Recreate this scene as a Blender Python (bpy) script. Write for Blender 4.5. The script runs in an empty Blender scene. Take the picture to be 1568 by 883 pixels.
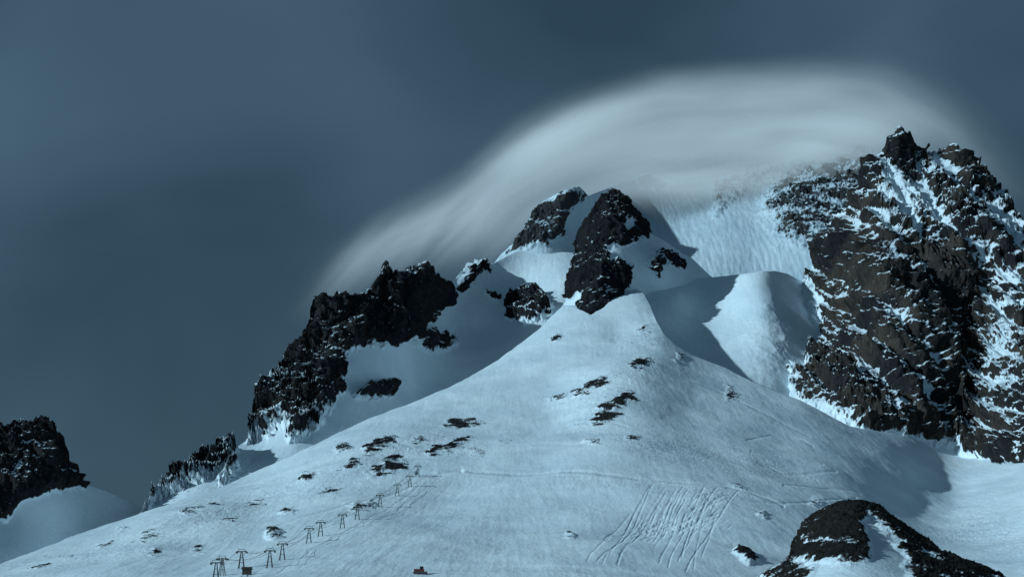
import bpy, math, numpy as np
from mathutils import Vector
rng=np.random.RandomState(7)
K=0.268/784.0; PITCH=math.radians(10.8)
cp,sp=math.cos(PITCH),math.sin(PITCH)
def P(px,py,d):
    a=(px-784.0)*K; b=(441.5-py)*K
    y=cp-b*sp; z=sp+b*cp
    return np.stack([a/y*d, d*np.ones_like(a), z/y*d],-1)
# ---------- noise
perm=rng.permutation(256); perm=np.concatenate([perm,perm,perm])
grads=rng.normal(size=(256,3)); grads/=np.linalg.norm(grads,axis=1)[:,None]
def perlin(p):
    pi=np.floor(p).astype(np.int64); f=p-pi; pi&=255
    u=f*f*f*(f*(f*6-15)+10); out=0
    for dx in (0,1):
        wx=u[...,0] if dx else 1-u[...,0]
        for dy in (0,1):
            wy=u[...,1] if dy else 1-u[...,1]
            for dz in (0,1):
                wz=u[...,2] if dz else 1-u[...,2]
                h=perm[perm[perm[(pi[...,0]+dx)&255]+((pi[...,1]+dy)&255)]+((pi[...,2]+dz)&255)]
                g=grads[h]
                out=out+wx*wy*wz*(g[...,0]*(f[...,0]-dx)+g[...,1]*(f[...,1]-dy)+g[...,2]*(f[...,2]-dz))
    return out*1.5
def fbm(p,o=4,gain=.5):
    s=0;a=1;t=0
    for i in range(o):
        s=s+a*perlin(p*(2.03**i)+i*17.3); t+=a; a*=gain
    return s/t
def ridged(p,o=6,gain=.55):
    s=0;a=1;t=0
    for i in range(o):
        s=s+a*(1-2*np.abs(perlin(p*(2.07**i)+i*11.7))); t+=a; a*=gain
    return s/t
# ---------- thin plate spline on inverse distance (planes stay planes)
def tps(pts):
    pts=np.array(pts,float); X=pts[:,:2]/1000; v=1000/pts[:,2]; n=len(X)
    def U(r2): return .5*r2*np.log(r2+1e-12)
    d2=((X[:,None]-X[None])**2).sum(-1)
    A=np.zeros((n+3,n+3)); A[:n,:n]=U(d2)+np.eye(n)*1e-4
    A[:n,n]=1;A[:n,n+1:]=X;A[n,:n]=1;A[n+1:,:n]=X.T
    w=np.linalg.solve(A,np.concatenate([v,np.zeros(3)]))
    def f(px,py):
        x=px/1000.;y=py/1000.
        s=w[n]+w[n+1]*x+w[n+2]*y
        for i in range(n):
            s=s+w[i]*U((x-X[i,0])**2+(y-X[i,1])**2)
        return 1000/np.clip(s,.15,3)
    return f
def sdist(poly,x,y):
    poly=np.array(poly,float); n=len(poly)
    dmin=np.full(x.shape,1e9); inside=np.zeros(x.shape,bool)
    for i in range(n):
        ax,ay=poly[i];bx,by=poly[(i+1)%n]
        ex,ey=bx-ax,by-ay; L=ex*ex+ey*ey+1e-9
        t=np.clip(((x-ax)*ex+(y-ay)*ey)/L,0,1)
        dmin=np.minimum(dmin,(x-ax-t*ex)**2+(y-ay-t*ey)**2)
        c=((ay>y)!=(by>y))
        if ey!=0: inside^= c&(x<(bx-ax)*(y-ay)/ey+ax)
    d=np.sqrt(dmin); return np.where(inside,d,-d)
def ldist(line,x,y):
    dmin=np.full(x.shape,1e9)
    for (ax,ay),(bx,by) in zip(line[:-1],line[1:]):
        ex,ey=bx-ax,by-ay; L=ex*ex+ey*ey+1e-9
        t=np.clip(((x-ax)*ex+(y-ay)*ey)/L,0,1)
        dmin=np.minimum(dmin,(x-ax-t*ex)**2+(y-ay-t*ey)**2)
    return np.sqrt(dmin)
def prof(pts):
    a=np.array(pts,float); return lambda x: np.interp(x,a[:,0],a[:,1])
def gridmesh(name,V,attrs,mat,smooth=True):
    r,c,_=V.shape
    me=bpy.data.meshes.new(name)
    idx=np.arange(r*c).reshape(r,c)
    q=np.stack([idx[:-1,:-1],idx[:-1,1:],idx[1:,1:],idx[1:,:-1]],-1).reshape(-1,4)
    me.vertices.add(r*c); me.vertices.foreach_set('co',V.reshape(-1).astype(np.float32))
    me.loops.add(q.size); me.loops.foreach_set('vertex_index',q.reshape(-1).astype(np.int32))
    me.polygons.add(len(q)); me.polygons.foreach_set('loop_start',np.arange(0,q.size,4,dtype=np.int32))
    me.polygons.foreach_set('use_smooth',np.full(len(q),smooth))
    me.update(calc_edges=True)
    for k,v in attrs.items():
        at=me.attributes.new(k,'FLOAT','POINT'); at.data.foreach_set('value',v.reshape(-1).astype(np.float32))
    me.materials.append(mat)
    ob=bpy.data.objects.new(name,me); bpy.context.scene.collection.objects.link(ob); return ob
def normals(V):
    du=np.gradient(V,axis=1); dv=np.gradient(V,axis=0)
    n=np.cross(du,dv); n/=np.linalg.norm(n,axis=-1,keepdims=True)+1e-9
    s=np.sign((n*(-V)).sum(-1)); s[s==0]=1
    return n*s[...,None]
def columns(x0,x1,step):
    a=np.arange(max(x0,-30),min(x1,1600),step)
    L=np.arange(x0,-30,8.) if x0<-30 else np.array([])
    R=np.arange(1600,x1,8.) if x1>1600 else np.array([])
    return np.concatenate([L,a,R])
def layer(name,x0,x1,top,bot,dpts,rocks,mat,step=1.5,rows=None,rock_amp=14,rscale=60,snow_amp=2.0,jag=0,
          back=(40,1.1),near=False,extra=None,zstretch=1.7,seed=0.,flute=0,wave=None,chute=0,patch=0,finek=.22,strata=0):
    xs=columns(x0,x1,step); T=prof(top)(xs); B=prof(bot)(xs)
    D=tps(dpts)
    def rockfield(X,Y):
        R=np.zeros(X.shape)
        for poly,w,s in rocks:
            sd=sdist(poly,X,Y)
            m=np.clip(.5+sd/(2*w),0,1)
            if s>=0: R=np.maximum(R,m*s)
            else: R=R*(1-m*(-s))
        return R
    if jag:
        rk=rockfield(xs,T+6)
        q=np.stack([xs/13.+seed,0*xs+3.1,0*xs],-1)
        rr=ridged(q,4,.62)
        T=T-jag*np.clip(rk,0,1)*(np.sign(rr)*np.abs(rr)**1.3-.15)
    if rows is None: rows=int(np.max(B-T)/step)
    t=np.linspace(0,1,rows)[:,None]
    PX=np.broadcast_to(xs,(rows,len(xs))).copy(); PY=B+(T-B)*t
    V=P(PX,PY,D(PX,PY))
    w=fbm(V/np.array([22,22,22])+seed,4,.65)
    w2=fbm(V/np.array([22,22,22])+seed+40,4,.65)
    R=rockfield(PX+w*20,PY+w2*16)
    N=normals(V)
    Rm=np.clip(R,0,1)
    if patch: R=R*(1+patch*fbm(V/np.array([70,120,70])+seed+77,3))
    ch=0
    if chute:
        q=V.copy(); q[...,0]+=q[...,2]*.25
        ch=np.clip(ridged(q/np.array([46,400,300])+seed+60,3,.5)-.28,0,1)*chute
        R=R-ch*Rm
    sc=np.array([rscale,rscale,rscale*zstretch])
    disp=ridged(V/sc+seed,7,.60)*rock_amp*Rm
    disp+=ridged(V/np.array([rscale*.3,rscale*.3,rscale*1.5])+seed+21,5,.6)*rock_amp*.55*Rm
    if strata:
        hz=(V[...,2]+V[...,0]*.12)/17.+1.2*fbm(V/90.+seed+3,3)
        fr=hz-np.floor(hz); disp+=strata*(np.clip(fr*1.5,0,1)-.5)*Rm
    disp=disp*(1-.7*np.clip(ch*1.5,0,1))
    big=fbm(V/np.array([110,110,80])+seed+5,3)*snow_amp*(.4+Rm)
    fine=fbm(V/np.array([26,40,26])+seed+9,3)*snow_amp*finek
    fade=1-.75*np.clip((t-.97)/.03,0,1)
    V=V+N*((disp*fade+big+fine)[...,None])
    if flute:
        fl=ridged(V/np.array([9,120,60])+seed+31,3)*flute*(1-Rm)
        V=V+N*fl[...,None]
    if wave:
        V=V+np.array([0,0,1.])*(fbm(V/np.array([wave[1],wave[1]*2.2,1e6])+seed+50,3)*wave[0])[...,None]*np.clip((1-t)/.15,0,1)[...,None]
    tr=np.zeros(R.shape)
    if extra: R,tr,V=extra(PX,PY,R,tr,V,N)
    grid=(xs,PX,PY,V.copy())
    if near:
        last=V[0]; ex=[]; 
        for f in (.005,.03,.1,.25,.45,.7,.88):
            e=last*f; e[:,2]-=3*(1-f); ex.append(e)
        V=np.concatenate([np.array(ex),V]); z=np.zeros((7,V.shape[1])); R=np.concatenate([z,R]);tr=np.concatenate([z,tr])
    bd,bs=back; ex=[]; lt=V[-1]
    nb=14
    for i in range(1,nb+1):
        dy=bd*(i**1.25)*.35
        e=lt.copy(); f=(e[:,1]+dy)/e[:,1]; e[:,0]*=f; e[:,1]+=dy; e[:,2]-=dy*bs*min(1,.25+i*.15)
        e=e+ (fbm(e/60+seed,3)*8)[:,None]*np.array([0,0,1.])*min(1,i/4)
        ex.append(e)
    V=np.concatenate([V,np.array(ex)]); R=np.concatenate([R,np.repeat(R[-1:],nb,0)]); tr=np.concatenate([tr,np.zeros((nb,tr.shape[1]))])
    ob=gridmesh(name,V,{'rock':R,'track':tr},mat)
    return ob,grid
# ---------- materials
def mountain_mat(name,rockA,rockB,a=.85,b=1.4,nscale=.12,snow=(.76,.85,.90),bump=.45,s2w=1.6):
    m=bpy.data.materials.new(name); m.use_nodes=True; nt=m.node_tree; nd=nt.nodes; lk=nt.links; nd.clear()
    def N(t,**k):
        n=nd.new(t)
        for kk,v in k.items(): setattr(n,kk,v)
        return n
    def M(op,x,y=None,z=None):
        n=N('ShaderNodeMath',operation=op)
        for i,v in enumerate((x,y,z)):
            if v is None: continue
            if isinstance(v,(int,float)): n.inputs[i].default_value=v
            else: lk.new(v,n.inputs[i])
        return n.outputs[0]
    geo=N('ShaderNodeNewGeometry'); pos=geo.outputs['Position']
    sep=N('ShaderNodeSeparateXYZ'); lk.new(geo.outputs['Normal'],sep.inputs[0]); nz=sep.outputs[2]
    ra=N('ShaderNodeAttribute',attribute_name='rock').outputs['Fac']
    ta=N('ShaderNodeAttribute',attribute_name='track').outputs['Fac']
    def noise(s,det=6,rough=.6,scale=(1,1,1),dist=0):
        mp=N('ShaderNodeMapping'); mp.inputs['Scale'].default_value=scale; lk.new(pos,mp.inputs[0])
        n=N('ShaderNodeTexNoise'); n.inputs['Scale'].default_value=s; n.inputs['Detail'].default_value=det; n.inputs['Roughness'].default_value=rough
        n.inputs['Distortion'].default_value=dist
        lk.new(mp.outputs[0],n.inputs['Vector']); return n.outputs['Fac']
    n1=noise(nscale,8,.72,(1,1,.6)); n2=noise(nscale*.2,4,.6)
    v=M('ADD',ra,M('MULTIPLY',M('SUBTRACT',n1,.5),a*1.8))
    v=M('ADD',v,M('MULTIPLY',M('MULTIPLY',M('SUBTRACT',n2,.5),a*1.8),ra))
    v=M('SUBTRACT',v,M('MULTIPLY',M('MULTIPLY',M('SUBTRACT',nz,.42),b),ra))
    mr=N('ShaderNodeMapRange',interpolation_type='SMOOTHSTEP'); mr.inputs[1].default_value=.44; mr.inputs[2].default_value=.62; lk.new(v,mr.inputs[0])
    rf=mr.outputs[0]
    rn=noise(.35,8,.7,(1,1,.35)); rn2=noise(.014,4,.6)
    cr=N('ShaderNodeMix',data_type='RGBA')
    mr2=N('ShaderNodeMapRange'); mr2.inputs[1].default_value=.42; mr2.inputs[2].default_value=.66; lk.new(rn2,mr2.inputs[0]); lk.new(mr2.outputs[0],cr.inputs[0])
    cr.inputs[6].default_value=(*rockA,1); cr.inputs[7].default_value=(*rockB,1)
    cm=N('ShaderNodeMix',data_type='RGBA',blend_type='MULTIPLY'); cm.inputs[0].default_value=1
    lk.new(cr.outputs[2],cm.inputs[6])
    g=N('ShaderNodeMapRange'); g.inputs[1].default_value=.3;g.inputs[2].default_value=.7;g.inputs[3].default_value=.3;g.inputs[4].default_value=1.6; lk.new(rn,g.inputs[0])
    cc=N('ShaderNodeCombineXYZ'); [lk.new(g.outputs[0],cc.inputs[i]) for i in range(3)]
    lk.new(cc.outputs[0],cm.inputs[7])
    rb=N('ShaderNodeBump'); rb.inputs['Strength'].default_value=.9; rb.inputs['Distance'].default_value=4; lk.new(rn,rb.inputs['Height'])
    rock=N('ShaderNodeBsdfPrincipled'); rock.inputs['Roughness'].default_value=.9; rock.inputs['Specular IOR Level'].default_value=.15
    lk.new(cm.outputs[2],rock.inputs['Base Color']); lk.new(rb.outputs[0],rock.inputs['Normal'])
    s1=noise(.5,6,.62,(1,.35,1)); s2=noise(.05,5,.55,(1,.4,1),.6); s3=noise(.012,4,.55)
    h=M('ADD',M('ADD',M('MULTIPLY',s1,.5),M('MULTIPLY',s2,s2w)),M('MULTIPLY',ta,.6))
    sb=N('ShaderNodeBump'); sb.inputs['Strength'].default_value=bump; sb.inputs['Distance'].default_value=1.6; lk.new(h,sb.inputs['Height'])
    sc=N('ShaderNodeMix',data_type='RGBA'); sc.inputs[6].default_value=(snow[0]*.76,snow[1]*.81,snow[2]*.85,1); sc.inputs[7].default_value=(*snow,1)
    mr3=N('ShaderNodeMapRange'); mr3.inputs[1].default_value=.35; mr3.inputs[2].default_value=.6; lk.new(M('ADD',M('MULTIPLY',s3,.6),M('MULTIPLY',s1,.4)),mr3.inputs[0]); lk.new(mr3.outputs[0],sc.inputs[0])
    sn=N('ShaderNodeBsdfPrincipled'); sn.inputs['Roughness'].default_value=.7; sn.inputs['Specular IOR Level'].default_value=.3
    lk.new(sc.outputs[2],sn.inputs['Base Color']); lk.new(sb.outputs[0],sn.inputs['Normal'])
    mx=N('ShaderNodeMixShader'); lk.new(rf,mx.inputs[0]); lk.new(sn.outputs[0],mx.inputs[1]); lk.new(rock.outputs[0],mx.inputs[2])
    o=N('ShaderNodeOutputMaterial'); lk.new(mx.outputs[0],o.inputs[0]); return m
m_dark=mountain_mat('volcanic_rock_and_snow',(.013,.014,.017),(.026,.024,.024),b=1.25)
m_massif=mountain_mat('brown_rock_and_snow',(.020,.020,.022),(.065,.052,.043),a=.85,b=1.4,nscale=.09)
m_wall=mountain_mat('frosted_rock_and_shade_tinted_snow',(.035,.038,.042),(.06,.058,.055),a=1.2,b=1.3,nscale=.12,snow=(.54,.64,.70))  # headwall snow colour darkened to stand in for cloud shade
m_knoll=mountain_mat('scree_and_snow',(.016,.015,.015),(.03,.025,.021),a=1.0,b=.45,nscale=.25)
m_slope=mountain_mat('piste_snow',(.014,.014,.017),(.028,.026,.025),a=.9,b=.3,nscale=.22,bump=.42,s2w=1.3)

# ---------- A: main slope
def ell(cx,cy,w,h,rot=0,n=10):
    r=math.radians(rot)
    return [(cx+w*math.cos(a)*math.cos(r)-h*math.sin(a)*math.sin(r),cy+w*math.cos(a)*math.sin(r)+h*math.sin(a)*math.cos(r)) for a in np.linspace(0,2*math.pi,n,endpoint=False)]
A_top=[(-700,1080),(-200,930),(0,862),(60,840),(130,813),(200,791),(240,778),(330,748),(450,697),(560,642),(640,612),(700,586),(760,553),(820,508),(845,484),(862,468),(878,468),(905,482),(925,470),(945,450),(970,440),(985,448),(996,468),(1004,490),(1016,510),(1035,528),(1060,543),(1110,562),(1150,583),(1230,615),(1300,652),(1400,670),(1490,700),(1530,710),(1700,700),(2200,700)]
A_d=[(-700,1080,750),(-200,930,900),(0,862,1150),(0,940,800),(400,940,740),(400,883,880),(400,800,1270),(800,940,740),(800,883,880),(1200,883,900),(1200,940,760),(1568,940,900),(1568,883,1100),(200,791,1400),(240,778,1450),(450,697,1780),(560,642,1960),(700,586,2150),(820,508,2400),(870,466,2520),(945,450,2530),(980,444,2550),(1000,480,2400),(1014,510,2280),(1060,543,2230),(1150,583,2150),(1230,615,2080),(1300,652,2040),(1400,670,2170),(1490,700,2160),(1568,705,2000),(1800,700,1700),
 (700,760,1330),(1000,760,1270),(1000,640,1740),(700,650,1820),(1200,760,1360),(1200,680,1770),(1330,740,1670),(1400,760,1780),(1460,770,1830),(1500,740,1930),(1568,780,1600),(1700,780,1350),(1480,840,1370),(2200,700,1400),(900,540,2180),(940,590,1920),(1060,620,1900),(850,640,1830),(950,510,2290)]
spots=[(705,640,28,8,-15),(718,648,22,7,-10),(580,686,32,8,-20),(605,714,20,7,-10),(575,722,14,5,-10),(700,682,26,6,-25),(730,696,9,3,0),(668,690,16,5,-20),
 (940,622,28,8,-30),(925,642,22,8,-25),(960,610,14,8,-10),(915,588,18,9,-20),(890,600,16,5,-10),(855,606,16,4,-15),(980,558,18,8,-20),(985,505,6,4,0),(968,675,12,3,-10),(1120,602,4,12,-20),(1122,607,8,6,0),
 (1142,845,22,8,35),(1170,790,5,3,0),(390,774,16,3,-15),(505,750,18,4,-15),(440,786,14,4,-10),(350,800,13,3,-10),(225,822,13,3,-15),(100,850,16,3,-15),(525,690,12,4,-20),(770,680,9,3,0),(1130,745,8,3,20),(1250,770,9,4,10),(1042,548,6,3,0),(885,653,12,3,5),(910,685,12,3,5),
 (555,770,16,3,-15),(600,702,16,5,-10),(470,735,14,4,-20),(160,832,16,3,-18),(290,790,16,3,-18),(330,780,12,3,-15),(850,518,8,4,-45),(240,843,12,3,-10),(305,835,9,3,-10),(420,820,9,3,-10),(60,868,14,3,-10),(870,820,5,2,0),(185,812,10,3,-15),(540,712,13,4,-20),(640,680,12,4,-15)]
A_rocks=[(ell(*s),4.5,1.0) for s in spots]
A_rocks+=[([(240,800),(420,740),(560,680),(720,625),(745,650),(700,690),(560,735),(400,790),(240,835)],30,.40),([(840,615),(900,570),(990,545),(1000,565),(950,640),(900,655)],22,.40),
  ([(560,730),(700,715),(1000,735),(1190,775),(1000,750)],12,.27),([(850,660),(1000,665),(1250,720),(1250,740),(1000,700)],25,.33),([(1380,820),(1500,860),(1600,860),(1600,800),(1500,760),(1450,790)],30,.36),([(0,870),(240,800),(330,800),(240,860),(0,883)],20,.30),
  ([(930,520),(985,498),(1010,525),(960,545)],12,.38),([(560,640),(700,590),(840,500),(850,515),(700,605),(560,660)],8,.24)]
def A_extra(X,Y,R,tr,V,N):
    def groove(line,w,amp):
        d=ldist(line,X,Y); return amp*np.exp(-(d/w)**2)
    r=np.random.RandomState(9)
    ski=np.zeros(X.shape)
    for i in range(24):
        u=i/23. if i%3 else r.rand()
        x0=915+u*150+r.normal(0,5); x1=995+u*118+r.normal(0,7)
        q0=r.uniform(0,.2) if r.rand()<.5 else r.uniform(.3,.6); q1=r.uniform(.6,1)
        ph=r.uniform(0,6); am=r.uniform(2,5); line=[]
        for q in np.linspace(q0,q1,14):
            line.append((x0+(x1-x0)*(q**1.25)+am*math.sin(q*4+ph), 872-q*(126)+r.uniform(-.5,.5)))
        ski=ski-groove(line,r.uniform(1.0,1.5),r.uniform(.2,.5))
    for i in range(40):
        cx=r.normal(1030,34); cy=r.normal(802,6)+(cx-1035)*-.10; L=r.uniform(8,26); a=r.uniform(-.3,.12)
        ski=ski-groove([(cx-L,cy+L*.2-a*L),(cx-L*.4,cy+r.uniform(-2,3)),(cx+L*.4,cy+r.uniform(-3,2)),(cx+L,cy-L*.15+a*L*.4)],1.2,r.uniform(.2,.55))
    for i in range(16):
        cx=r.uniform(1050,1115); cy=758+r.uniform(-12,26)
        ski=ski-groove([(cx-14,cy+12),(cx-6,cy+3),(cx+2,cy-1),(cx+12,cy-2)],1.2,.35)
    churn=np.exp(-((X-1030)/55)**2-((Y-802)/9)**2)+.6*np.exp(-((X-1085)/40)**2-((Y-762)/16)**2)
    ski=ski+churn*fbm(V/np.array([2.2,5,5.]),3)*1.2
    tr=tr+np.maximum(ski,-1.1)
    tr=tr-groove([(914,868),(945,835),(972,798),(1000,745)],1.2,.4)
    tr=tr-groove([(1050,870),(1080,820),(1110,780),(1135,750)],1.2,.4)
    tr=tr-groove([(640,722),(700,721),(740,724),(800,727),(900,731),(1000,737),(1110,746),(1150,758),(1200,778)],1.8,1.2)
    tr=tr+groove([(640,727),(700,725),(740,728),(800,731),(900,735),(1000,741),(1110,751)],2,.7)
    tr=tr-groove([(640,723),(670,726),(706,722)],3.0,3.0)
    for k in range(4):
        tr=tr-groove([(380,880+k*3),(640,877+k*2),(900,879+k*2),(1200,880)],1.5,.8)
    for k,am in ((0,.3),(1,.1),(2,.12),(3.3,.15),(4.2,.1),(5,.1)):
        tr=tr-groove([(425+k*26,883),(520+k*27,820),(645+k*24,735)],1.2,am)
    for ln in ([(1145,672),(1180,664),(1225,672),(1245,684)],[(1150,690),(1200,700),(1260,712)],[(880,653),(940,650),(960,655)],[(1085,770),(1200,775),(1310,760)],[(1160,705),(1200,720),(1280,722)],[(730,694),(800,688),(900,689)],[(420,812),(520,775),(640,735)],[(990,560),(1100,600),(1240,668)],[(1200,742),(1270,742),(1330,752)]):
        tr=tr-groove(ln,1.6,.7)
    V=V+np.array([0,0,1.])*(tr*.32)[...,None]
    return R,tr,V
A_ob,A_grid=layer('snow_slope',-700,2200,A_top,[(-700,1130),(-200,960),(0,940),(2200,940)],A_d,A_rocks,m_slope,step=1.2,rows=430,rock_amp=2.5,rscale=14,snow_amp=4.5,near=True,extra=A_extra,back=(40,.7),flute=.22,wave=(10,160),finek=.16)
def on_slope(px,py):
    xs,X,Y,V=A_grid; j=int(np.argmin(abs(xs-px))); i=int(np.argmin(abs(Y[:,j]-py))); return V[i,j]
# ---------- bowl
layer('snow_bowl',860,1330,[(860,470),(880,440),(930,425),(1000,424),(1040,430),(1080,426),(1130,420),(1165,415),(1185,414),(1205,419),(1225,430),(1250,440),(1330,460)],[(860,540),(960,560),(1000,580),(1150,650),(1330,720)],
 [(860,470,2620),(930,425,2640),(1000,424,2670),(1080,425,2710),(1180,414,2680),(1225,435,2790),(1330,460,2900),(960,470,2540),(1000,460,2560),(1040,450,2610),(1060,480,2590),(1060,520,2490),(1120,480,2570),(1180,460,2560),(1195,500,2500),(1225,480,2630),(1240,540,2480),(1110,550,2390),(1170,600,2280),(1000,560,2330),(1330,700,2300)],
 [(ell(1215,500,30,70,30),40,.34)],m_dark,step=1.5,snow_amp=2.5,back=(30,.6),seed=2.,flute=.35)
# ---------- left crag + bowl
L_top=[(200,800),(228,770),(262,748),(300,716),(330,704),(360,686),(385,670),(391,645),(397,615),(410,592),(425,585),(440,568),(455,545),(470,530),(476,500),(482,470),(492,464),(505,470),(520,466),(545,466),(560,455),(575,438),(583,418),(588,409),(594,427),(604,432),(612,420),(625,416),(640,411),(652,415),(665,425),(678,436),(690,438),(698,428),(710,412),(725,402),(738,400),(750,406),(790,385),(850,374),(900,368),(960,380)]
L_bot=[(200,840),(240,835),(450,770),(560,720),(700,660),(820,590),(890,530),(960,520)]
L_rocks=[([(385,676),(386,650),(394,615),(408,588),(440,566),(470,520),(480,460),(545,460),(578,425),(588,400),(640,405),(665,420),(682,436),(676,462),(655,470),(650,490),(640,505),(625,512),(600,525),(575,522),(545,532),(518,540),(510,560),(517,590),(510,612),(490,640),(470,660),(442,674),(458,648),(430,650),(400,666)],7,1.5),
 ([(628,505),(660,500),(688,518),(690,532),(665,536),(640,525)],8,.85),
 ([(228,774),(262,744),(300,710),(330,698),(354,690),(350,714),(320,726),(270,748)],6,1.5),
 ([(540,605),(560,592),(575,590),(598,586),(599,600),(580,611),(560,606)],4,1.2),
 ([(776,466),(800,452),(830,455),(846,470),(836,485),(800,492),(780,482)],5,1.35),
 ([(695,440),(712,404),(738,398),(746,410),(722,420),(706,442)],6,1.0),
 ([(740,446),(765,452),(768,460),(745,458)],4,.8),([(336,712),(356,700),(358,720),(340,745)],6,.8),
 ([(555,578),(580,572),(585,590),(560,592)],3,-1),([(640,455),(680,440),(672,470),(650,480)],10,.75)]
layer('rocky_crag',200,960,L_top,L_bot,
 [(200,800,1600),(230,770,1750),(300,716,1880),(385,670,2050),(397,615,2150),(440,568,2250),(480,470,2380),(545,466,2420),(588,411,2520),(640,411,2560),(690,438,2640),(725,402,2760),(790,385,2860),(900,368,2950),(500,560,2220),(520,620,2150),(450,680,1980),(600,530,2400),(560,560,2300),(660,520,2580),(640,600,2430),(720,500,2720),(810,450,2760),(830,500,2640),(870,420,2780),(450,770,1780),(560,700,2040),(700,640,2310),(820,580,2450),(890,520,2650),(300,790,1620),(240,835,1500),(960,450,2760)],
 L_rocks,m_dark,step=1.3,rock_amp=20,rscale=50,snow_amp=3,jag=11,back=(40,1.1),seed=4.,zstretch=2.4,flute=.35,patch=.5)
# ---------- pinnacle
layer('rock_pinnacle',850,1110,[(850,490),(862,472),(870,448),(876,430),(882,400),(886,380),(891,352),(898,342),(908,334),(916,318),(924,302),(933,294),(942,293),(950,300),(958,306),(966,320),(974,333),(984,336),(990,350),(1000,360),(1015,367),(1030,377),(1045,388),(1060,395),(1085,420),(1110,440)],
 [(850,520),(900,520),(950,510),(1110,500)],
 [(850,490,2560),(862,472,2560),(885,380,2640),(935,293,2660),(990,350,2660),(1040,388,2700),(1110,440,2760),(930,350,2590),(900,420,2530),(900,500,2480),(950,450,2525),(905,475,2485),(930,400,2550),(970,410,2570),(1020,410,2610),(1000,440,2600),(960,500,2490),(1100,500,2720)],
 [([(862,462),(868,448),(880,400),(888,350),(905,332),(925,290),(942,280),(958,302),(975,328),(990,338),(992,352),(970,365),(955,375),(935,372),(925,385),(945,395),(962,410),(965,430),(945,455),(925,474),(904,488),(890,470),(903,445),(890,440),(872,452)],5,1.35),
  ([(995,402),(1005,390),(1030,388),(1042,404),(1038,410),(1018,402),(1005,425)],4,1.0),
  (ell(960,345,14,12),5,-.8),(ell(942,398,12,10),5,-.75),(ell(985,355,14,10),5,.8),(ell(925,440,8,14),5,-.5)],
 m_dark,step=1.1,rock_amp=11,rscale=28,snow_amp=1.5,jag=8,back=(30,1.6),seed=6.,zstretch=2.4,patch=.6)
# ---------- headwall
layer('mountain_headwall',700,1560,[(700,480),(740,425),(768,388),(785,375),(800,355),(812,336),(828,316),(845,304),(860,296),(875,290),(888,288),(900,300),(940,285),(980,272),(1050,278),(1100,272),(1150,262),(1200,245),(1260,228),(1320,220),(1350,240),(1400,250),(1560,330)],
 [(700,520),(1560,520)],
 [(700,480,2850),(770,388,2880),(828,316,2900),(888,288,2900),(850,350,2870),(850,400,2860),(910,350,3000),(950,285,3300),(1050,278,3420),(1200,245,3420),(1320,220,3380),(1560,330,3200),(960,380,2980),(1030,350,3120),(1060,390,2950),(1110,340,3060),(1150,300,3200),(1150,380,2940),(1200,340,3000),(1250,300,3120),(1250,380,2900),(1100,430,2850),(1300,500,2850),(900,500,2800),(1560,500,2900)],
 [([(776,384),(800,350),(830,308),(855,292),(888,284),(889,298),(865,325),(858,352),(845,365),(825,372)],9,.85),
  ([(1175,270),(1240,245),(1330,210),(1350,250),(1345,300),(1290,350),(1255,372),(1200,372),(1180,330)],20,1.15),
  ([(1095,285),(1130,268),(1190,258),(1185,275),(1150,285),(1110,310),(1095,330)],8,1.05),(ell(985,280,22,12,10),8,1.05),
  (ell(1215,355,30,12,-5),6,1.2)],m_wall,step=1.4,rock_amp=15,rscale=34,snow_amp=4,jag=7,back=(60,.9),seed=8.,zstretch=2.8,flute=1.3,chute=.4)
# ---------- massif
E_top=[(1140,640),(1150,600),(1180,535),(1215,470),(1245,405),(1270,362),(1300,320),(1330,262),(1345,246),(1353,236),(1360,220),(1370,208),(1378,197),(1388,203),(1396,215),(1405,230),(1415,236),(1435,236),(1455,229),(1468,238),(1482,258),(1500,278),(1518,292),(1530,303),(1545,320),(1568,352),(1650,420),(1900,560)]
E_rocks=[([(1263,385),(1300,315),(1335,255),(1353,225),(1378,180),(1410,220),(1470,220),(1560,330),(1700,440),(1950,560),(1950,740),(1530,705),(1490,692),(1420,668),(1310,655),(1230,625),(1212,600),(1240,560),(1256,520),(1262,470),(1252,430)],10,1.38),
 ([(1150,590),(1215,470),(1250,400),(1262,470),(1250,540),(1215,605)],14,.60),
 ([(1335,280),(1360,255),(1400,250),(1450,232),(1478,262),(1445,320),(1475,330),(1455,395),(1400,385),(1355,330)],12,-.50),
 ([(1500,480),(1568,460),(1568,640),(1520,680),(1500,600)],20,-.36),([(1420,500),(1470,520),(1440,600),(1400,640),(1380,600)],14,-.22),([(1470,280),(1520,300),(1568,360),(1560,450),(1480,400)],14,-.36),
 (ell(1320,420,50,80,10),20,1.6),(ell(1360,560,60,50,0),20,1.5)]
layer('mountain_peak',1140,1900,E_top,[(1140,680),(1230,690),(1310,720),(1500,760),(1900,800)],
 [(1150,600,2420),(1215,470,2720),(1245,405,2860),(1300,320,2860),(1350,238,2850),(1378,197,2850),(1415,236,2870),(1455,229,2850),(1530,303,2850),(1650,420,2800),(1900,560,2600),
  (1265,450,2680),(1250,540,2520),(1330,350,2680),(1350,450,2480),(1300,480,2560),(1400,400,2620),(1430,320,2760),(1480,380,2600),(1400,540,2340),(1460,520,2480),(1500,440,2580),(1540,560,2330),(1480,620,2300),(1220,620,2250),(1310,650,2160),(1400,670,2170),(1490,700,2160),(1568,705,2020),(1230,690,2150),(1320,720,2090),(1500,760,2080),(1700,760,1900),(1900,800,1800),(1568,420,2560)],
 E_rocks,m_massif,step=1.3,rock_amp=31,rscale=80,snow_amp=5,jag=10,back=(60,1.2),seed=11.,zstretch=1.9,chute=1.15,patch=.6,strata=5)
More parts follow.
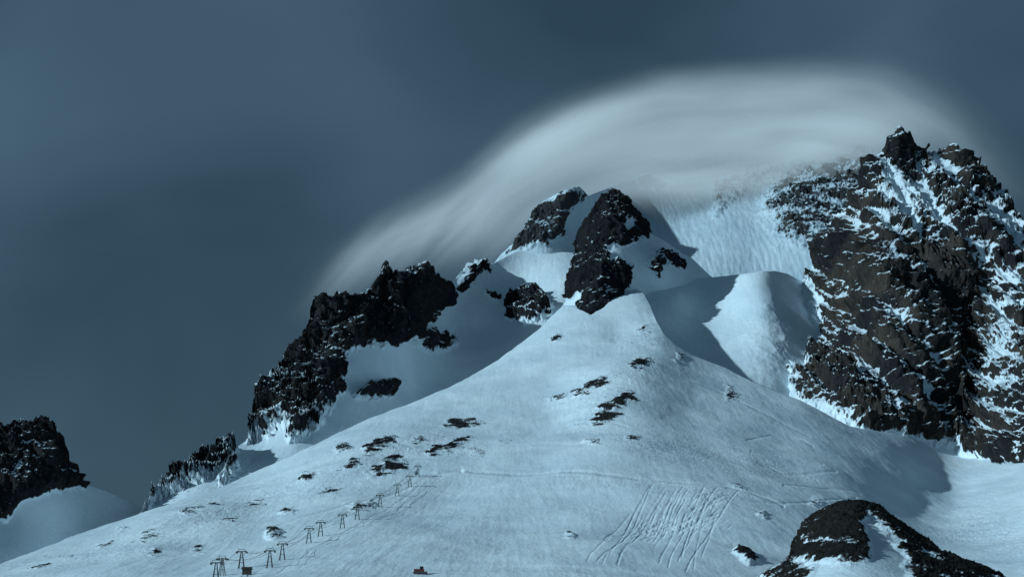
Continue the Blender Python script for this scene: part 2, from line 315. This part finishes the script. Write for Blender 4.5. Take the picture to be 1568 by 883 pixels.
# ---------- foreground knoll
layer('rock_knoll',1130,1640,[(1130,905),(1165,883),(1200,862),(1215,845),(1217,828),(1225,808),(1240,790),(1262,778),(1288,767),(1320,767),(1345,774),(1370,795),(1395,812),(1415,822),(1440,846),(1490,866),(1540,885),(1640,920)],[(1130,960),(1640,960)],
 [(1130,905,850),(1217,828,900),(1300,767,950),(1415,822,930),(1540,885,880),(1300,883,760),(1400,883,780),(1200,900,800),(1500,900,800),(1300,960,650),(1130,960,700),(1640,960,700),(1320,820,850)],
 [([(1205,862),(1215,825),(1240,785),(1288,760),(1345,768),(1395,808),(1415,820),(1440,842),(1500,868),(1540,890),(1450,890),(1400,870),(1385,845),(1355,815),(1330,785),(1316,800),(1338,855),(1300,866),(1240,855),(1215,862)],6,1.2),
  ([(1150,890),(1200,860),(1250,868),(1230,900)],8,.9),([(1385,860),(1440,850),(1480,900),(1400,900)],8,1.0),(ell(1262,832,28,4,0),4,-.8),(ell(1425,850,16,4,10),4,-.6)],
 m_knoll,step=1.2,rock_amp=2.4,rscale=10,snow_amp=1.2,jag=2,back=(14,.6),seed=13.,zstretch=1.)
# ---------- far left crag
layer('distant_rocky_crag',-400,300,[(-400,600),(-200,640),(-40,650),(0,655),(15,662),(30,652),(45,654),(60,645),(70,648),(80,664),(90,680),(95,705),(105,716),(118,737),(135,742),(165,752),(200,768),(240,790),(300,830)],[(-400,960),(300,960)],
 [(-400,600,1700),(0,655,1800),(65,645,1820),(118,737,1800),(200,768,1850),(300,830,1900),(20,740,1730),(100,760,1770),(0,800,1700),(0,880,1600),(150,830,1820),(300,900,1850),(-400,900,1400)],
 [([(-410,590),(-40,640),(60,638),(80,655),(96,690),(108,716),(124,738),(100,745),(60,755),(30,770),(0,790),(-60,800),(-400,790)],7,1.5),(ell(40,688,14,7),5,-.6),(ell(28,716,5,10),4,-.6)],
 m_dark,step=1.4,rock_amp=13,rscale=34,snow_amp=2,jag=9,back=(40,.9),seed=15.,zstretch=2.4)
# ---------- valley ground to the horizon
n=60; ang=np.linspace(0,2*math.pi,97)
rad=np.concatenate([[.1],np.geomspace(50,60000,n)])
RR,AA=np.meshgrid(rad,ang,indexing='ij')
V=np.stack([RR*np.cos(AA),RR*np.sin(AA),-14+0*RR],-1); V[...,2]+=fbm(V/900,3)*4-4
gridmesh('valley_ground',V,{'rock':0*RR,'track':0*RR},m_slope)

# ---------- lenticular cloud
m=bpy.data.materials.new('cloud_vapour'); m.use_nodes=True; nt=m.node_tree; nd=nt.nodes; nd.clear(); lk=nt.links
at=nd.new('ShaderNodeAttribute'); at.attribute_name='vapour'
nv=nd.new('ShaderNodeCombineXYZ'); 
for i,v in enumerate((-.42,-.30,.85)): nv.inputs[i].default_value=v
df=nd.new('ShaderNodeBsdfDiffuse'); df.inputs[0].default_value=(.88,.87,.87,1); lk.new(nv.outputs[0],df.inputs['Normal'])
tp=nd.new('ShaderNodeBsdfTransparent'); mx=nd.new('ShaderNodeMixShader')
lk.new(at.outputs['Fac'],mx.inputs[0]); lk.new(tp.outputs[0],mx.inputs[1]); lk.new(df.outputs[0],mx.inputs[2])
o=nd.new('ShaderNodeOutputMaterial'); lk.new(mx.outputs[0],o.inputs[0])
xs=np.arange(400,1720,4.); ys=np.arange(520,20,-3.)
X,Y=np.meshgrid(xs,ys)
U=prof([(300,620),(400,520),(450,450),(490,400),(560,342),(640,298),(700,270),(740,232),(780,195),(850,155),(930,125),(1010,106),(1100,99),(1250,90),(1350,98),(1450,145),(1560,250),(1680,400),(1900,600)])
k=np.ones(15)/15; fx=np.arange(300,1900,4.); us=np.convolve(U(fx),k,'same'); Uf=np.interp(xs,fx,us)
s=Y-Uf
warp=fbm(np.stack([X/190,Y/80,0*X],-1),3)*14
sw=s+warp
edgew=np.interp(X,[400,600,800,1000,1150,1300,1500],[50,46,46,28,22,50,110])
e=np.clip((sw+edgew*.5)/edgew/1.9,0,1); e=e*e*(3-2*e)
def G(cx,cy,sx,sy,rot,amp):
    r=math.radians(rot); dx=X-cx; dy=Y-cy; a=dx*math.cos(r)+dy*math.sin(r); b=-dx*math.sin(r)+dy*math.cos(r)
    return amp*np.exp(-(a/sx)**2-(b/sy)**2)
den=(G(650,340,125,40,-28,.40)+G(725,345,90,44,-12,.34)+G(560,385,90,36,-38,.20)+G(850,230,120,34,-24,.60)+G(900,198,110,30,-20,.38)+G(1010,172,190,36,-5,.40)+G(1180,150,240,60,0,.34)
    +G(1000,235,230,40,0,.55)+G(1190,222,190,42,-8,.70)+G(1060,275,140,30,-3,.70)+G(1270,222,90,34,-8,.70)+G(1330,170,150,70,12,.26)+G(840,300,120,44,-12,.36)+G(1480,225,110,60,35,.14)+G(800,225,70,36,-35,.2))
st=fbm(np.stack([X/380,sw/30,0*X+2],-1),3)
st2=fbm(np.stack([(X+Y*.9)/30,(X*.5-Y*.7)/170,0*X+7],-1),3)*np.clip((Y-290)/60,0,1)*np.clip((860-X)/100,0,1)
big=fbm(np.stack([X/180,sw/60,0*X+12],-1),2)
den=den*e*np.clip(1+.40*st+.75*st2+.55*big,0.1,3)
den*=1-np.clip((Y-290)/75,0,1)*np.clip((X-840)/90,0,1)
bd=np.clip(np.minimum.reduce([X-400,1716-X,Y-24,520-Y])/40.,0,1); den*=bd
den=np.clip(den,0,None); den=.93*(1-np.exp(-den*1.3))
allV=[];allD=[]
for i in range(3):
    d=2890+(450-Y)*1.65+i*30
    allV.append(P(X,Y,d)); allD.append(1-(1-den)**(1/3))
V=np.concatenate(allV); Dn=np.concatenate(allD)
r=len(ys)
ob=gridmesh('lenticular_cloud',V,{'vapour':Dn},m)
import bmesh
bm=bmesh.new(); bm.from_mesh(ob.data); bm.faces.ensure_lookup_table(); c=len(xs)-1
dele=[bm.faces[(r-1)*c+j] for j in range(c)]+[bm.faces[(2*r-1)*c+j] for j in range(c)]
bmesh.ops.delete(bm,geom=dele,context='FACES'); bm.to_mesh(ob.data); bm.free()

# ---------- ski lift towers
def simple_mat(name,col,rough=.6,metal=0):
    m=bpy.data.materials.new(name); m.use_nodes=True; nt=m.node_tree; b=nt.nodes['Principled BSDF']
    n=nt.nodes.new('ShaderNodeTexNoise'); n.inputs['Scale'].default_value=3
    r=nt.nodes.new('ShaderNodeMix'); r.data_type='RGBA'; r.inputs[6].default_value=(*[c*.7 for c in col],1); r.inputs[7].default_value=(*col,1)
    nt.links.new(n.outputs[0],r.inputs[0]); nt.links.new(r.outputs[2],b.inputs['Base Color'])
    b.inputs['Roughness'].default_value=rough; b.inputs['Metallic'].default_value=metal; return m
m_steel=simple_mat('dark_painted_steel',(.05,.055,.06),.5); m_red=simple_mat('red_paint',(.16,.03,.025)); m_wood=simple_mat('dark_timber',(.04,.033,.03)); m_glass=simple_mat('cab_glass',(.02,.03,.04),.1)
def beam(bm,a,b,w,w2=None):
    a=Vector(a);b=Vector(b); d=(b-a).normalized(); up=Vector((0,0,1)) if abs(d.z)<.9 else Vector((0,1,0))
    s=d.cross(up).normalized(); u=s.cross(d); w2=w2 or w; vs=[]
    for p,ww in((a,w),(b,w2)):
        for i,j in((-1,-1),(1,-1),(1,1),(-1,1)): vs.append(bm.verts.new(p+s*i*ww/2+u*j*ww/2))
    for f in((0,1,2,3),(7,6,5,4),(0,4,5,1),(1,5,6,2),(2,6,7,3),(3,7,4,0)): bm.faces.new([vs[i] for i in f])
def mesh_ob(name,bm,mats,parent=None,loc=None):
    me=bpy.data.meshes.new(name); bm.to_mesh(me); bm.free()
    for q in mats: me.materials.append(q)
    ob=bpy.data.objects.new(name,me); bpy.context.scene.collection.objects.link(ob)
    if parent: ob.parent=parent
    if loc is not None: ob.location=loc
    return ob
lineA=[(330,893),(370,872),(432,860),(491,821),(547,793),(608,750),(640,728)]
lineB=[(340,884),(413,873),(473,832),(524,806),(582,767),(628,739)]
def tower(base,h,yaw):
    bm=bmesh.new(); w=.34
    for sx in(-1,1):
        for sy in(-1,1): beam(bm,(sx*1.5,sy*1.0,-1.5),(sx*.3,sy*.3,h-.2),w,w*.8)
    for f in(.35,.65):
        X1=1.5+(.3-1.5)*f; Y1=1.0+(.3-1.0)*f; z=h*f
        for s_ in(-1,1):
            beam(bm,(-X1,s_*Y1,z),(X1,s_*Y1,z),.2); beam(bm,(s_*X1,-Y1,z),(s_*X1,Y1,z),.2)
    beam(bm,(-2.6,0,h),(2.6,0,h),.45)
    beam(bm,(-1.7,0,h+1.1),(1.7,0,h+1.1),.2)
    for s_ in(-1,1):
        beam(bm,(s_*1.7,0,h),(s_*1.7,0,h+1.1),.18)
        beam(bm,(s_*2.4,-1.6,h-.35),(s_*2.4,1.6,h-.35),.4)
        beam(bm,(s_*2.4,-1.6,h-.75),(s_*2.4,-.4,h-.55),.35); beam(bm,(s_*2.4,.4,h-.55),(s_*2.4,1.6,h-.75),.35)
    ob=mesh_ob('ski_lift_tower',bm,[m_steel],loc=base); ob.rotation_euler=(0,0,yaw); return ob
cab=bmesh.new()
for line in(lineA,lineB):
    pts=[Vector(on_slope(*p)) for p in line]
    for i,p in enumerate(pts):
        a=pts[max(i-1,0)];b=pts[min(i+1,len(pts)-1)]; d=b-a; yaw=math.atan2(d.y,d.x)-math.pi/2
        tower(p,8.0,yaw*.5)
    for p,q in zip(pts[:-1],pts[1:]):
        d=(q-p).normalized(); sd=Vector((d.y,-d.x,0)).normalized()*2.4
        for s_ in(-1,1):
            prev=None
            for t in np.linspace(0,1,9):
                c=p.lerp(q,t)+sd*s_+Vector((0,0,7.8-4*t*(1-t)*2.2))
                if prev is not None: beam(cab,prev,c,.10)
                prev=c
mesh_ob('ski_lift_cable',cab,[m_steel])
b0=on_slope(378,883); bm=bmesh.new()
beam(bm,(-2,0,.8),(2,0,.8),3)
vs=[bm.verts.new(v) for v in((-2.4,-1.9,2.2),(2.4,-1.9,2.2),(2.4,0,3.4),(-2.4,0,3.4),(-2.4,1.9,2.2),(2.4,1.9,2.2))]
bm.faces.new([vs[0],vs[1],vs[2],vs[3]]);bm.faces.new([vs[3],vs[2],vs[5],vs[4]]);bm.faces.new([vs[0],vs[3],vs[4]]);bm.faces.new([vs[1],vs[5],vs[2]])
mesh_ob('lift_station_hut',bm,[m_wood],loc=b0)
e0=bpy.data.objects.new('snow_groomer',None); bpy.context.scene.collection.objects.link(e0); e0.location=on_slope(642,889)
bm=bmesh.new(); beam(bm,(-2.4,0,1.5),(2.2,0,1.5),1.6); mesh_ob('body',bm,[m_red],e0)
bm=bmesh.new(); beam(bm,(.2,0,2.8),(1.9,0,2.7),1.5,1.3); mesh_ob('cab',bm,[m_glass],e0)
bm=bmesh.new()
for s_ in(-1,1): beam(bm,(-2.6,s_*1.3,.6),(2.6,s_*1.3,.6),1.0)
beam(bm,(3.1,-2,.6),(3.1,2,.6),1.0); mesh_ob('tracks_and_blade',bm,[m_steel],e0)

# ---------- light
S=Vector((-.86,-.33,.375)).normalized()
el=math.asin(S.z); az=math.atan2(S.x,S.y)
L=bpy.data.lights.new('sun','SUN'); L.energy=3.45; L.angle=math.radians(1.2); L.color=(.64,.88,1.0)
lo=bpy.data.objects.new('sun',L); bpy.context.scene.collection.objects.link(lo); lo.rotation_euler=S.to_track_quat('Z','Y').to_euler()
w=bpy.data.worlds.new('World'); bpy.context.scene.world=w; w.use_nodes=True; nt=w.node_tree; nd=nt.nodes; lk=nt.links; nd.clear()
sky=nd.new('ShaderNodeTexSky'); sky.sky_type='NISHITA'; sky.sun_disc=False; sky.sun_elevation=el; sky.sun_rotation=az
b1=nd.new('ShaderNodeBackground'); b1.inputs[1].default_value=.05; lk.new(sky.outputs[0],b1.inputs[0])
tc=nd.new('ShaderNodeTexCoord'); mp=nd.new('ShaderNodeMapping'); mp.inputs['Scale'].default_value=(1,1,1.6); mp.inputs['Location'].default_value=(2.1,0,.6); lk.new(tc.outputs['Generated'],mp.inputs[0])
nz=nd.new('ShaderNodeTexNoise'); nz.inputs['Scale'].default_value=4.4; nz.inputs['Detail'].default_value=3; nz.inputs['Roughness'].default_value=.4; nz.inputs['Distortion'].default_value=.35; lk.new(mp.outputs[0],nz.inputs['Vector'])
cr=nd.new('ShaderNodeValToRGB'); cr.color_ramp.elements[0].position=.32; cr.color_ramp.elements[0].color=(.023,.053,.084,1); cr.color_ramp.elements[1].position=.68; cr.color_ramp.elements[1].color=(.058,.116,.166,1); lk.new(nz.outputs[0],cr.inputs[0])
b2=nd.new('ShaderNodeBackground'); b2.inputs[1].default_value=1; lk.new(cr.outputs[0],b2.inputs[0])
ms=nd.new('ShaderNodeMixShader'); ms.inputs[0].default_value=.95; lk.new(b1.outputs[0],ms.inputs[1]); lk.new(b2.outputs[0],ms.inputs[2])
o=nd.new('ShaderNodeOutputWorld'); lk.new(ms.outputs[0],o.inputs[0])
# ---------- camera
c=bpy.data.cameras.new('camera'); c.sensor_width=36; c.lens=18/.268; c.clip_end=100000; c.clip_start=1
co=bpy.data.objects.new('camera',c); bpy.context.scene.collection.objects.link(co); co.rotation_euler=(math.pi/2+PITCH,0,0)
bpy.context.scene.camera=co
vs=bpy.context.scene.view_settings; vs.view_transform='Standard'; vs.look='None'; vs.exposure=0
